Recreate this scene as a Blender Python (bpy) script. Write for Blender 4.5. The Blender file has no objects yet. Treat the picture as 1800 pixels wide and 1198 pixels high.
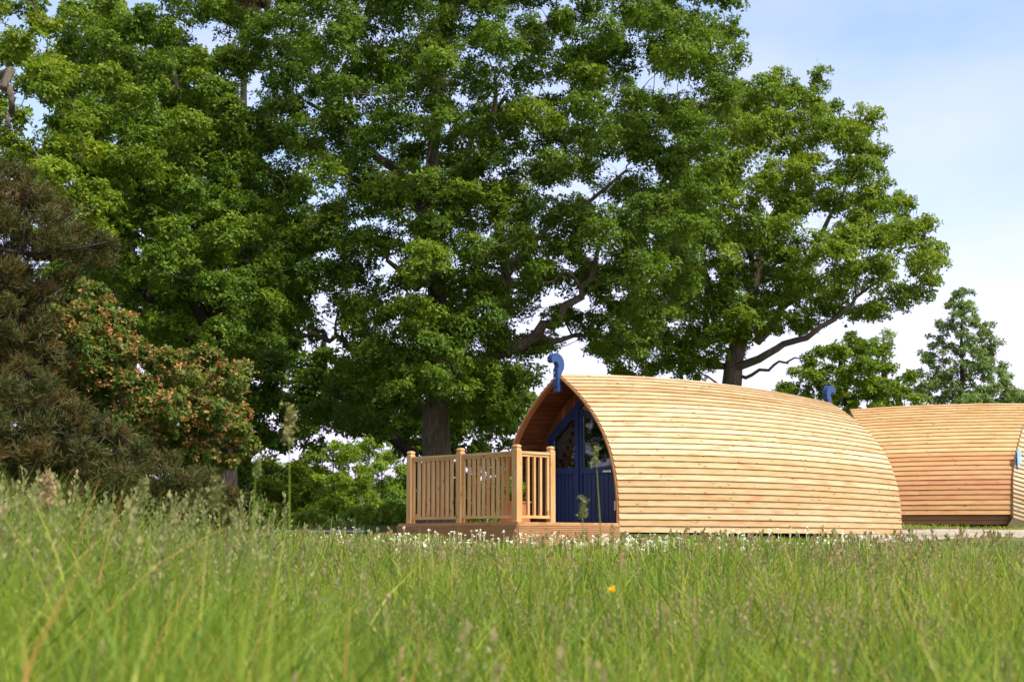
import bpy, math, random
import numpy as np
from mathutils import Vector

sc = bpy.context.scene
C = sc.collection
rad = math.radians
rng = np.random.default_rng(7)
random.seed(7)

# ------------------------------------------------------------------ camera, world, sun, exposure
F = 2800.0                       # focal length in photo pixels (photo 1800 wide), eye level is z = 0
HZ = 955.0                       # photo row of the horizon
PITCH = math.atan((HZ - 599) / F)
cam = bpy.data.cameras.new('camera'); cam_o = bpy.data.objects.new('camera', cam); C.objects.link(cam_o)
cam.sensor_width = 36; cam.lens = F / 1800 * 36
cam_o.rotation_euler = (rad(90) + PITCH, 0, 0)
cam.clip_start = 0.1; cam.clip_end = 3000
cam.dof.use_dof = True; cam.dof.focus_distance = 25.5; cam.dof.aperture_fstop = 3.4
sc.camera = cam_o
sc.view_settings.view_transform = 'Standard'; sc.view_settings.look = 'None'
sc.view_settings.exposure = 1.1; sc.view_settings.gamma = 1
SUN_DIR = Vector((0.58, -0.60, 1.12)).normalized()
sun_el = math.asin(SUN_DIR.z); sun_az = math.atan2(SUN_DIR.x, SUN_DIR.y)
world = bpy.data.worlds.new('World'); sc.world = world; world.use_nodes = True
wt = world.node_tree; wt.nodes.clear()
def wn(t): return wt.nodes.new(t)
sky = wn('ShaderNodeTexSky'); sky.sky_type = 'NISHITA'; sky.sun_disc = False
sky.sun_elevation = sun_el; sky.sun_rotation = sun_az
sky.air_density = 1.0; sky.dust_density = 2.0; sky.ozone_density = 1.5
bg = wn('ShaderNodeBackground'); bg.inputs['Strength'].default_value = 0.125
wo = wn('ShaderNodeOutputWorld')
tc = wn('ShaderNodeTexCoord')
sep = wn('ShaderNodeSeparateXYZ'); wt.links.new(tc.outputs['Generated'], sep.inputs[0])
cmap = wn('ShaderNodeMapping'); cmap.inputs['Scale'].default_value = (1.0, 1.0, 2.2); wt.links.new(tc.outputs['Generated'], cmap.inputs[0])
cn = wn('ShaderNodeTexNoise'); cn.inputs['Scale'].default_value = 4.2; cn.inputs['Detail'].default_value = 5; cn.inputs['Roughness'].default_value = 0.5
wt.links.new(cmap.outputs[0], cn.inputs['Vector'])
# thin cloud: thick towards the horizon, thinning and broken higher up
mr = wn('ShaderNodeMapRange'); mr.inputs['From Min'].default_value = 0.04; mr.inputs['From Max'].default_value = 0.24
mr.inputs['To Min'].default_value = 0.75; mr.inputs['To Max'].default_value = -0.08
wt.links.new(sep.outputs['Z'], mr.inputs['Value'])
cr = wn('ShaderNodeMapRange'); cr.inputs['From Min'].default_value = 0.38; cr.inputs['From Max'].default_value = 0.64
cr.inputs['To Min'].default_value = 0.16; cr.inputs['To Max'].default_value = 0.50
wt.links.new(cn.outputs[0], cr.inputs['Value'])
ad = wn('ShaderNodeMath'); ad.operation = 'ADD'; ad.use_clamp = True
wt.links.new(mr.outputs[0], ad.inputs[0]); wt.links.new(cr.outputs[0], ad.inputs[1])
mx = wn('ShaderNodeMix'); mx.data_type = 'RGBA'
wt.links.new(ad.outputs[0], mx.inputs['Factor']); wt.links.new(sky.outputs[0], mx.inputs[6])
mx.inputs[7].default_value = (4.5, 4.1, 5.5, 1)
wt.links.new(mx.outputs[2], bg.inputs['Color']); wt.links.new(bg.outputs[0], wo.inputs[0])
sl = bpy.data.lights.new('sun', 'SUN'); so = bpy.data.objects.new('sun', sl); C.objects.link(so)
sl.energy = 2.7; sl.angle = rad(5.0); sl.color = (1.0, 0.94, 0.84)
so.rotation_euler = SUN_DIR.to_track_quat('Z', 'Y').to_euler()
sc.cycles.max_bounces = 6; sc.cycles.diffuse_bounces = 3; sc.cycles.glossy_bounces = 3
sc.cycles.transmission_bounces = 4; sc.cycles.transparent_max_bounces = 8

# ------------------------------------------------------------------ helpers
CP, SP = math.cos(PITCH), math.sin(PITCH)
def at(px, py, Y):
    """photo pixel -> the point of its view ray at distance Y in front of the camera"""
    dx = (px - 900) / F; du = (599 - py) / F
    d = (dx, CP - du * SP, SP + du * CP)
    k = Y / d[1]
    return np.array([d[0] * k, Y, d[2] * k])

def fast_mesh(name, verts, faces, nper, tint=None, uv=None, smooth=False):
    me = bpy.data.meshes.new(name)
    verts = np.ascontiguousarray(verts, np.float32).reshape(-1, 3)
    faces = np.ascontiguousarray(faces, np.int32).reshape(-1, nper)
    me.vertices.add(len(verts)); me.vertices.foreach_set('co', verts.ravel())
    me.loops.add(faces.size); me.loops.foreach_set('vertex_index', faces.ravel())
    me.polygons.add(len(faces)); me.polygons.foreach_set('loop_start', np.arange(len(faces), dtype=np.int32) * nper)
    if tint is not None:
        a = me.attributes.new('tint', 'FLOAT', 'FACE'); a.data.foreach_set('value', np.ascontiguousarray(tint, np.float32))
    if uv is not None:
        u = me.uv_layers.new(name='UVMap'); u.data.foreach_set('uv', np.ascontiguousarray(uv, np.float32).ravel())
    me.update(calc_edges=True)
    if smooth: me.polygons.foreach_set('use_smooth', np.ones(len(faces), bool))
    return me

def link(name, me, mat, parent=None):
    o = bpy.data.objects.new(name, me); C.objects.link(o)
    if mat is not None: me.materials.append(mat)
    if parent is not None: o.parent = parent; o.matrix_parent_inverse.identity()
    return o

def tag(o, label=None, cat=None, group=None, kind=None):
    if label: o['label'] = label
    if cat: o['category'] = cat
    if group: o['group'] = group
    if kind: o['kind'] = kind
    return o

def thing(name, label, cat, loc=(0, 0, 0), rz=0, group=None):
    o = bpy.data.objects.new(name, None); C.objects.link(o); o.location = loc; o.rotation_euler = (0, 0, rz)
    o.empty_display_size = 0.2
    return tag(o, label, cat, group)

class MB:
    """collects quads/polygons with uv and tint, builds ONE mesh"""
    def __init__(s): s.v = []; s.f = []; s.uv = []; s.t = []
    def face(s, pts, uvs=None, tint=0.5):
        n = len(s.v); s.v += [tuple(p) for p in pts]; s.f.append(tuple(range(n, n + len(pts))))
        s.uv.append(uvs if uvs is not None else [(p[0], p[2]) for p in pts]); s.t.append(tint)
    def box(s, c, half, ax=None, tint=None):
        c = np.array(c, float)
        A = np.eye(3) if ax is None else np.array([np.array(a, float) / np.linalg.norm(a) for a in ax])
        h = np.array(half, float); L = int(np.argmax(h)); t = random.random() if tint is None else tint
        ou, ov = random.uniform(0, 40), random.uniform(0, 40)
        for i in range(3):
            for sg in (-1, 1):
                j, k = (i + 1) % 3, (i + 2) % 3
                if sg < 0: j, k = k, j
                pts = []; uvs = []
                for a, b in ((-1, -1), (1, -1), (1, 1), (-1, 1)):
                    l = np.zeros(3); l[i] = sg * h[i]; l[j] = a * h[j]; l[k] = b * h[k]
                    pts.append(c + l @ A); o2 = [m for m in range(3) if m != L]
                    uvs.append((ou + l[L], ov + l[o2[0]] + l[o2[1]] + i * 0.3))
                s.face(pts, uvs, t)
    def prism(s, poly, org, ex, ey, ez, thick, tint=0.5):
        """polygon in the ex/ey plane, extruded from 0 to thick along ez"""
        org, ex, ey, ez = map(lambda a: np.array(a, float), (org, ex, ey, ez))
        a = [org + ex * x + ey * y for x, y in poly]; b = [p + ez * thick for p in a]
        s.face(a[::-1], [(y, x) for x, y in poly][::-1], tint); s.face(b, [(y, x) for x, y in poly], tint)
        n = len(poly); d = 0
        for i in range(n):
            j = (i + 1) % n; l = np.linalg.norm(a[j] - a[i])
            s.face([a[i], a[j], b[j], b[i]], [(d, 0), (d + l, 0), (d + l, thick), (d, thick)], tint); d += l
    def tube(s, pts, rs, n=8, tint=0.5, cap=True):
        pts = [np.array(p, float) for p in pts]; rings = []
        for i, p in enumerate(pts):
            t = pts[min(i + 1, len(pts) - 1)] - pts[max(i - 1, 0)]; t = t / (np.linalg.norm(t) + 1e-9)
            a = np.cross(t, (0.31, 0.87, 0.11) if abs(t[1]) < 0.9 else (1, 0, 0)); a /= np.linalg.norm(a); b = np.cross(t, a)
            base = len(s.v)
            for k in range(n):
                w = 2 * math.pi * k / n; s.v.append(tuple(p + rs[i] * (math.cos(w) * a + math.sin(w) * b)))
            rings.append(base)
        for i in range(len(rings) - 1):
            for k in range(n):
                k2 = (k + 1) % n
                s.f.append((rings[i] + k, rings[i] + k2, rings[i + 1] + k2, rings[i + 1] + k))
                s.uv.append([(i, k / n), (i, (k + 1) / n), (i + 1, (k + 1) / n), (i + 1, k / n)]); s.t.append(tint)
        if cap:
            for r in (rings[0], rings[-1]):
                s.f.append(tuple(r + k for k in range(n))); s.uv.append([(0, 0)] * n); s.t.append(tint)
    def build(s, name, mat, parent=None, smooth=False):
        me = bpy.data.meshes.new(name); me.from_pydata(s.v, [], s.f)
        u = me.uv_layers.new(name='UVMap')
        u.data.foreach_set('uv', np.array([c for f in s.uv for c in f], np.float32).ravel())
        a = me.attributes.new('tint', 'FLOAT', 'FACE'); a.data.foreach_set('value', np.array(s.t, np.float32))
        if smooth: me.polygons.foreach_set('use_smooth', np.ones(len(s.f), bool))
        me.update()
        return link(name, me, mat, parent)

# ------------------------------------------------------------------ materials
class NT:
    def __init__(s, name):
        s.m = bpy.data.materials.new(name); s.m.use_nodes = True; s.t = s.m.node_tree
        s.p = s.t.nodes['Principled BSDF']; s.out = s.t.nodes['Material Output']
    def n(s, t, **kw):
        x = s.t.nodes.new(t)
        for k, v in kw.items():
            if hasattr(x, k): setattr(x, k, v)
        return x
    def l(s, a, b): s.t.links.new(a, b)
    def ramp(s, src, stops):
        r = s.n('ShaderNodeValToRGB'); e = r.color_ramp.elements
        while len(e) < len(stops): e.new(0.5)
        for x, (p, c) in zip(e, stops): x.position = p; x.color = (*c, 1)
        s.l(src, r.inputs[0]); return r.outputs[0]
    def noise(s, vec, scale, detail=4, rough=0.55):
        x = s.n('ShaderNodeTexNoise'); x.inputs['Scale'].default_value = scale; x.inputs['Detail'].default_value = detail
        x.inputs['Roughness'].default_value = rough
        if vec is not None: s.l(vec, x.inputs['Vector'])
        return x.outputs[0]
    def mapping(s, src, scale):
        m = s.n('ShaderNodeMapping'); m.inputs['Scale'].default_value = scale; s.l(src, m.inputs[0]); return m.outputs[0]
    def mix(s, fac, a, b, mode='MIX'):
        x = s.n('ShaderNodeMix', data_type='RGBA', blend_type=mode)
        if isinstance(fac, float): x.inputs['Factor'].default_value = fac
        else: s.l(fac, x.inputs['Factor'])
        for i, c in ((6, a), (7, b)):
            if isinstance(c, tuple): x.inputs[i].default_value = (*c, 1)
            else: s.l(c, x.inputs[i])
        return x.outputs[2]
    def attr(s, name='tint'):
        a = s.n('ShaderNodeAttribute', attribute_name=name); return a.outputs['Fac']
    def bump(s, h, strength, dist=0.01):
        b = s.n('ShaderNodeBump'); b.inputs['Strength'].default_value = strength; b.inputs['Distance'].default_value = dist
        s.l(h, b.inputs['Height']); s.l(b.outputs[0], s.p.inputs['Normal'])

def wood(name, pale, mid, deep, knots=True, rough=0.62):
    k = NT(name); uv = k.n('ShaderNodeUVMap').outputs[0]
    base = k.ramp(k.attr(), [(0.0, pale), (0.55, mid), (1.0, deep)])
    g = k.noise(k.mapping(uv, (1.6, 38, 1)), 2.2, 6, 0.62)
    grain = k.ramp(g, [(0.3, (0.70, 0.62, 0.52)), (0.55, (1, 1, 1)), (0.8, (1.08, 1.05, 1.0))])
    col = k.mix(0.8, base, grain, 'MULTIPLY')
    b = k.noise(k.mapping(uv, (0.9, 5, 1)), 1.7, 3, 0.5)
    blot = k.ramp(b, [(0.42, (1, 1, 1)), (0.72, (0.86, 0.66, 0.46))])
    col = k.mix(0.75, col, blot, 'MULTIPLY')
    if knots:
        vm = k.mapping(uv, (3.6, 11.0, 1))
        v = k.n('ShaderNodeTexVoronoi'); v.inputs['Scale'].default_value = 1.0; k.l(vm, v.inputs['Vector'])
        kn = k.ramp(v.outputs['Distance'], [(0.07, (0.9, 0.9, 0.9)), (0.17, (0, 0, 0))])
        col = k.mix(kn, col, (0.16, 0.065, 0.025))
        v2 = k.n('ShaderNodeTexVoronoi'); v2.inputs['Scale'].default_value = 0.9; k.l(k.mapping(uv, (1.7, 9.3, 1)), v2.inputs['Vector'])
        kn2 = k.ramp(v2.outputs['Distance'], [(0.05, (0.65, 0.65, 0.65)), (0.33, (0, 0, 0))])
        col = k.mix(kn2, col, (0.42, 0.15, 0.05))
    k.l(col, k.p.inputs['Base Color']); k.p.inputs['Roughness'].default_value = rough
    k.p.inputs['Specular IOR Level'].default_value = 0.3
    k.bump(g, 0.25, 0.004)
    return k.m

def plain(name, col, rough=0.5, metal=0.0, var=0.15, scale=9.0):
    k = NT(name); tcx = k.n('ShaderNodeTexCoord').outputs['Object']
    nz = k.noise(tcx, scale, 4)
    c = k.ramp(nz, [(0.3, tuple(x * (1 - var) for x in col)), (0.7, tuple(min(1, x * (1 + var)) for x in col))])
    k.l(c, k.p.inputs['Base Color']); k.p.inputs['Roughness'].default_value = rough; k.p.inputs['Metallic'].default_value = metal
    return k.m

def leaf(name, stops, trans=0.38, rough=0.55):
    k = NT(name)
    col = k.ramp(k.attr(), stops)
    k.l(col, k.p.inputs['Base Color']); k.p.inputs['Roughness'].default_value = rough
    k.p.inputs['Specular IOR Level'].default_value = 0.18
    tr = k.n('ShaderNodeBsdfTranslucent'); tcol = k.mix(1.0, col, (1.35, 1.25, 0.5), 'MULTIPLY'); k.l(tcol, tr.inputs[0])
    ms = k.n('ShaderNodeMixShader'); ms.inputs[0].default_value = trans
    k.l(k.p.outputs[0], ms.inputs[1]); k.l(tr.outputs[0], ms.inputs[2]); k.l(ms.outputs[0], k.out.inputs[0])
    return k.m

def bark(name, a, b):
    k = NT(name); oc = k.n('ShaderNodeTexCoord').outputs['Object']
    nz = k.noise(k.mapping(oc, (9, 9, 1.6)), 2.4, 6, 0.65)
    n2 = k.noise(oc, 1.3, 3)
    c = k.mix(k.ramp(n2, [(0.4, (0, 0, 0)), (0.7, (1, 1, 1))]), k.ramp(nz, [(0.35, tuple(x * 0.35 for x in a)), (0.6, a)]), k.ramp(nz, [(0.35, tuple(x * 0.4 for x in b)), (0.6, b)]))
    k.l(c, k.p.inputs['Base Color']); k.p.inputs['Roughness'].default_value = 0.9
    k.bump(nz, 1.0, 0.05)
    return k.m

M = {}
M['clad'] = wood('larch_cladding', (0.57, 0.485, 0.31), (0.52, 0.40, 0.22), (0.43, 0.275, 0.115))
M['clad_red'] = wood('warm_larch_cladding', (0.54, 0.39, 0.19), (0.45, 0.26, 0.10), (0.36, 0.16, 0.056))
M['rim'] = wood('arch_rim_wood', (0.50, 0.25, 0.10), (0.44, 0.20, 0.075), (0.38, 0.16, 0.06))
M['lining'] = wood('shaded_porch_wood', (0.17, 0.068, 0.03), (0.14, 0.052, 0.023), (0.10, 0.036, 0.016))  # reddish browns set dark to carry the porch's shade in the colour
M['rail'] = wood('railing_wood', (0.66, 0.44, 0.20), (0.60, 0.37, 0.155), (0.53, 0.30, 0.115))
M['deck'] = wood('deck_wood', (0.54, 0.34, 0.165), (0.48, 0.28, 0.13), (0.41, 0.22, 0.095))
M['blue'] = plain('blue_paint', (0.0045, 0.022, 0.095), 0.45, 0, 0.2, 14)
M['blue_fin'] = plain('blue_finial_paint', (0.02, 0.058, 0.17), 0.4, 0, 0.2, 20)
M['pale_blue'] = plain('pale_blue_paint', (0.30, 0.52, 0.78), 0.4)
M['steel'] = plain('brushed_steel', (0.75, 0.74, 0.72), 0.3, 0.9, 0.05)
M['cloth'] = plain('curtain_cloth', (0.80, 0.77, 0.70), 0.85, 0, 0.08)
M['terracotta'] = plain('terracotta_wood', (0.42, 0.15, 0.06), 0.7)
M['dark_wood'] = plain('dark_skirting', (0.07, 0.035, 0.022), 0.8)
M['brick'] = plain('red_brick', (0.30, 0.09, 0.06), 0.8)
M['greyrail'] = plain('grey_rail', (0.42, 0.42, 0.40), 0.7)
M['interior'] = wood('interior_wood', (0.34, 0.2, 0.1), (0.3, 0.17, 0.08), (0.26, 0.13, 0.06), False)
def glass():
    k = NT('window_glass'); g = k.n('ShaderNodeBsdfGlossy'); g.inputs['Roughness'].default_value = 0.02
    t = k.n('ShaderNodeBsdfTransparent'); t.inputs[0].default_value = (0.82, 0.86, 0.85, 1)
    f = k.n('ShaderNodeFresnel'); f.inputs[0].default_value = 1.55
    m = k.n('ShaderNodeMath', operation='MULTIPLY'); m.inputs[1].default_value = 0.9; k.l(f.outputs[0], m.inputs[0])
    ms = k.n('ShaderNodeMixShader'); k.l(m.outputs[0], ms.inputs[0]); k.l(t.outputs[0], ms.inputs[1]); k.l(g.outputs[0], ms.inputs[2])
    k.l(ms.outputs[0], k.out.inputs[0]); return k.m
M['glass'] = glass()
M['oak'] = leaf('oak_leaf', [(0, (0.042, 0.092, 0.010)), (0.5, (0.105, 0.185, 0.016)), (0.85, (0.19, 0.27, 0.02)), (1, (0.26, 0.30, 0.03))])
M['oak_bright'] = leaf('bright_oak_leaf', [(0, (0.06, 0.115, 0.01)), (0.5, (0.14, 0.225, 0.016)), (0.85, (0.23, 0.30, 0.02)), (1, (0.32, 0.33, 0.03))])
M['bush'] = leaf('bush_leaf', [(0, (0.085, 0.16, 0.014)), (0.5, (0.18, 0.29, 0.024)), (1, (0.30, 0.39, 0.06))])
M['grey_leaf'] = leaf('soft_green_leaf', [(0, (0.11, 0.18, 0.055)), (0.5, (0.18, 0.27, 0.085)), (1, (0.26, 0.35, 0.13))])
M['needle'] = leaf('pine_needle', [(0, (0.03, 0.05, 0.012)), (0.5, (0.070, 0.078, 0.018)), (0.8, (0.115, 0.088, 0.026)), (1, (0.17, 0.085, 0.032))], 0.2)
M['rowan'] = leaf('shrub_leaf', [(0, (0.06, 0.11, 0.02)), (0.6, (0.12, 0.18, 0.03)), (1, (0.19, 0.22, 0.04))])
M['fruit'] = leaf('rusty_cluster', [(0, (0.22, 0.12, 0.045)), (0.5, (0.34, 0.175, 0.06)), (1, (0.42, 0.27, 0.10))], 0.2)
M['grass'] = leaf('grass_blade', [(0, (0.06, 0.13, 0.014)), (0.35, (0.16, 0.25, 0.028)), (0.65, (0.29, 0.37, 0.042)), (0.88, (0.44, 0.44, 0.09)), (1, (0.48, 0.28, 0.08))], 0.42, 0.55)
M['head'] = leaf('grass_seed_head', [(0, (0.16, 0.21, 0.06)), (0.5, (0.30, 0.28, 0.12)), (1, (0.42, 0.29, 0.18))], 0.3, 0.8)
M['petal'] = leaf('white_petal', [(0, (0.62, 0.66, 0.42)), (1, (0.85, 0.85, 0.78))], 0.3)
M['yellow'] = leaf('yellow_petal', [(0, (0.85, 0.50, 0.01)), (1, (0.9, 0.62, 0.02))], 0.3)
M['bark_oak'] = bark('oak_bark', (0.17, 0.125, 0.085), (0.12, 0.10, 0.065))
M['bark_dark'] = bark('dark_bark', (0.05, 0.034, 0.025), (0.036, 0.028, 0.02))

# ------------------------------------------------------------------ terrain
GY = [-40, 0, 4, 10, 15, 20, 24, 28, 31, 33, 45, 80, 140, 260, 700]
GZ = [-1.6, -1.02, -0.93, -0.78, -0.55, -0.24, 0.04, 0.10, 0.17, 0.38, 0.55, 0.3, -2.0, -5, -6]
def ground(x, y):
    x = np.asarray(x, float); y = np.asarray(y, float)
    z = np.interp(y, GY, GZ)
    z = z + 0.32 * np.exp(-((x + 4.2) / 1.9) ** 2 / 2 - ((y - 11) / 4.2) ** 2 / 2)
    z = z + 0.03 * np.sin(x * 1.3 + y * 0.7) + 0.025 * np.sin(y * 1.9 - x * 0.8)
    return z
gx = np.concatenate([-np.geomspace(600, 12, 22), np.linspace(-11.5, 14, 90), np.geomspace(15, 600, 22)])
gy = np.concatenate([np.linspace(-40, -1, 10), np.linspace(0, 46, 120), np.geomspace(48, 700, 26)])
XX, YY = np.meshgrid(gx, gy); ZZ = ground(XX, YY)
nx_, ny_ = len(gx), len(gy)
idx = np.arange(nx_ * ny_).reshape(ny_, nx_)
fc = np.stack([idx[:-1, :-1], idx[:-1, 1:], idx[1:, 1:], idx[1:, :-1]], -1).reshape(-1, 4)
k = NT('meadow_soil'); oc = k.n('ShaderNodeTexCoord').outputs['Object']
c1 = k.ramp(k.noise(oc, 0.9, 5), [(0.35, (0.07, 0.085, 0.016)), (0.6, (0.12, 0.14, 0.025)), (0.8, (0.16, 0.14, 0.05))])
c2 = k.ramp(k.noise(oc, 18, 4), [(0.3, (0.5, 0.5, 0.5)), (0.7, (1.3, 1.3, 1.2))])
k.l(k.mix(1.0, c1, c2, 'MULTIPLY'), k.p.inputs['Base Color']); k.p.inputs['Roughness'].default_value = 1
k.bump(k.noise(oc, 25, 3), 0.6, 0.03)
g_o = link('ground', fast_mesh('ground', np.stack([XX, YY, ZZ], -1), fc, 4, smooth=True), k.m); tag(g_o, kind='structure')

# gravel path in front of the second cabin
def path_sheet(name, xs, y0f, y1f, off, mat):
    V = []; n = 9
    for x in xs:
        for j in range(n):
            y = y0f(x) + (y1f(x) - y0f(x)) * j / (n - 1); V.append((x, y, float(ground(x, y)) + off))
    V = np.array(V); m = len(xs)
    i = np.arange(m * n).reshape(m, n)
    f = np.stack([i[:-1, :-1], i[1:, :-1], i[1:, 1:], i[:-1, 1:]], -1).reshape(-1, 4)
    return link(name, fast_mesh(name, V, f, 4, smooth=True), mat)
k = NT('gravel'); oc = k.n('ShaderNodeTexCoord').outputs['Object']
v = k.n('ShaderNodeTexVoronoi'); v.inputs['Scale'].default_value = 22; k.l(oc, v.inputs['Vector'])
c1 = k.ramp(v.outputs['Color'], [(0.2, (0.26, 0.20, 0.15)), (0.5, (0.42, 0.34, 0.27)), (0.9, (0.58, 0.50, 0.42))])
c2 = k.ramp(k.noise(oc, 1.1, 4), [(0.4, (1, 1, 1)), (0.75, (0.55, 0.62, 0.35))])
k.l(k.mix(1.0, c1, c2, 'MULTIPLY'), k.p.inputs['Base Color']); k.p.inputs['Roughness'].default_value = 0.95
k.bump(v.outputs['Distance'], 0.9, 0.03)
def py0(x): return 24.4 + 0.25 * math.sin(x * 1.7)
def py1(x): return 32.0 + 0.25 * math.sin(x * 1.1 + 1) + 0.12 * (x - 9)
tag(path_sheet('gravel_path', np.linspace(5.5, 17, 40), py0, py1, 0.012, k.m), kind='structure')

# ------------------------------------------------------------------ cabins (upturned-boat timber pods)
POD_H, POD_W, POD_L = 2.5, 1.275, 7.35
NB = 30
_t = np.linspace(0, 1, 801); _a = np.concatenate([[0], np.cumsum(np.hypot(np.diff(POD_W * (1 - _t ** 3)), np.diff(POD_H * _t)))])
TB = np.interp(np.linspace(0, _a[-1], NB + 1), _a, _t)
def bulge(s): return 1 - (2 * s / POD_L - 1) ** 2
def sec(s, t, side, off):
    b = bulge(s); w = POD_W * (1 + 0.10 * b) * (1 + 0.19 * s / POD_L); h = POD_H * (1 + 0.055 * b)
    n = np.array([h, 3 * t * t * w]); n /= np.linalg.norm(n)
    return np.array([side * (w * (1 - t ** 3) + off * n[0]), s, h * t + off * n[1]])   # local: x = across, y = along the axis

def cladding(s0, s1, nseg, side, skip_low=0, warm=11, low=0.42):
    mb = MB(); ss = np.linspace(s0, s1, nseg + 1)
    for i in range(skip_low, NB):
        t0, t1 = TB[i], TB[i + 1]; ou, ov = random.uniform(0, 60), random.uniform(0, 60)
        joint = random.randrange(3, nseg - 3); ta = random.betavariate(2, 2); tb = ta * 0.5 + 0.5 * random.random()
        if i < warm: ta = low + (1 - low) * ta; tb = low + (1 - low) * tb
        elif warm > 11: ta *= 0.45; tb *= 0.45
        jit = [0.003 * random.uniform(-1, 1) for _ in ss]
        bl = -0.012 if i > skip_low else 0
        for j in range(nseg):
            a, b = ss[j], ss[j + 1]; lip = 0.027; top = 0.004
            P = [sec(a, t0, side, lip + jit[j]), sec(b, t0, side, lip + jit[j + 1]), sec(b, t1, side, top), sec(a, t1, side, top)]
            U = [(ou + a, ov), (ou + b, ov), (ou + b, ov + .10), (ou + a, ov + .10)]
            tn = ta if j < joint else tb
            if j >= joint: U = [(x + 17, y + 9) for x, y in U]
            if side < 0: P.reverse(); U.reverse()
            mb.face(P, U, tn)
            Q = [sec(a, t0, side, -0.005), sec(b, t0, side, -0.005), P[1] if side > 0 else P[2], P[0] if side > 0 else P[3]]
            if side < 0: Q.reverse()
            mb.face(Q, [(ou + a, ov), (ou + b, ov), (ou + b, ov + .02), (ou + a, ov + .02)], tn)
        for a, fl in ((ss[0], 1), (ss[-1], -1)):        # end grain at the two ends
            P = [sec(a, t0, side, -0.01), sec(a, t0, side, 0.027 + jit[0 if fl > 0 else -1]), sec(a, t1, side, 0.006), sec(a, t1, side, -0.01)]
            if fl * side < 0: P.reverse()
            mb.face(P, [(0, 0), (0, .02), (.1, .02), (.1, 0)], 0.9)
    return mb

def ring(s0, s1, o0, o1, t0=0.0, n=24):
    """arched band between two stations and two offsets"""
    mb = MB(); T = list(np.linspace(t0, 1, n))
    path = [(sd, t) for sd, t in [(1, t) for t in T] + [(-1, t) for t in T[::-1][1:]]]
    d = 0
    for (sa, ta), (sb, tb) in zip(path[:-1], path[1:]):
        A = [sec(s0, ta, sa, o0), sec(s0, ta, sa, o1), sec(s1, ta, sa, o1), sec(s1, ta, sa, o0)]
        B = [sec(s0, tb, sb, o0), sec(s0, tb, sb, o1), sec(s1, tb, sb, o1), sec(s1, tb, sb, o0)]
        if ta == 1: 
            for q in A: q[0] = 0
        if tb == 1:
            for q in B: q[0] = 0
        for q in range(4):
            r = (q + 1) % 4; mb.face([A[q], A[r], B[r], B[q]], [(d, q * .1), (d, q * .1 + .1), (d + .12, q * .1 + .1), (d + .12, q * .1)], 0.5)
        d += .12
    return mb

def lining(s0, s1, off):
    mb = MB(); tl = np.interp(np.linspace(0, _a[-1], 33), _a, _t)
    for side in (1, -1):
        for i in range(32):
            ou, ov, tn = random.uniform(0, 50), random.uniform(0, 50), random.random()
            a, b = tl[i], tl[i + 1]; g = (b - a) * 0.06
            P = [sec(s0, a + g, side, off), sec(s1, a + g, side, off), sec(s1, b - g, side, off), sec(s0, b - g, side, off)]
            Q = [sec(s0, b - g, side, off), sec(s1, b - g, side, off), sec(s1, b + g, side, off + 0.015), sec(s0, b + g, side, off + 0.015)]
            if b > 0.999:
                for p in (P[2], P[3]): p[0] = 0
            if side > 0: P.reverse(); Q.reverse()
            mb.face(P, [(ou, ov), (ou + s1 - s0, ov), (ou + s1 - s0, ov + .11), (ou, ov + .11)], tn)
            if b < 0.999: mb.face(Q, [(ou, ov)] * 4, 1.0)
    return mb

def arch_poly(s, off, t0=0.0, n=20):
    T = np.linspace(t0, 1, n); R = [sec(s, t, 1, off) for t in T]; L = [sec(s, t, -1, off) for t in T[::-1]]
    for p in (R[-1], L[0]): p[0] = 0
    return [(p[0], p[2]) for p in R] + [(p[0], p[2]) for p in L[1:]]

FIN = [(0.0, -0.30), (0.10, -0.30), (0.10, 0.07), (0.075, 0.10), (0.075, 0.14), (0.105, 0.185), (0.15, 0.20), (0.19, 0.17),
       (0.225, 0.175), (0.25, 0.215), (0.245, 0.27), (0.205, 0.32), (0.14, 0.345), (0.06, 0.335), (-0.01, 0.295), (-0.055, 0.23),
       (-0.07, 0.15), (-0.06, 0.08), (-0.02, 0.02), (0.0, -0.02)]
def finial(parent, s, sgn, zr, name='prow_ornament'):
    mb = MB(); poly = FIN if sgn < 0 else FIN
    poly = [(x * .9, z * .9 if z > 0 else z) for x, z in poly]; mb.prism(poly, (-0.05, s, zr), (0, sgn, 0), (0, 0, 1), (1, 0, 0), 0.10)
    o = mb.build(name, M['blue_fin'], parent)
    bv = o.modifiers.new('bevel', 'BEVEL'); bv.width = 0.012; bv.segments = 2; bv.limit_method = 'ANGLE'
    return o

def rotz(a): return a

AX = 0.807                                     # axis of the near cabin, angle from straight ahead to the right
POD1 = (0.735, 25.25, 0.174)
def pod(name, label, loc, rz):
    t = thing(name, label, 'cabin', loc, rz)
    return t
p1 = pod('timber_cabin', 'near upturned-boat cabin in pale larch boards with arched porch and blue door', POD1, -AX)
DZ = 0.135
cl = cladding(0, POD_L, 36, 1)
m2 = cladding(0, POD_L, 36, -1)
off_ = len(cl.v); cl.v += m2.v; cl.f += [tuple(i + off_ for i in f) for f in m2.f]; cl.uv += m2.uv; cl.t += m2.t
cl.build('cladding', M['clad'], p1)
rim = ring(-0.012, 0.10, -0.035, -0.008); rim.build('arch_rim', M['rim'], p1)
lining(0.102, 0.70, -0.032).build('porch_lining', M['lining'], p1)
SW = 0.68                                      # the door wall stands back from the arch
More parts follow.
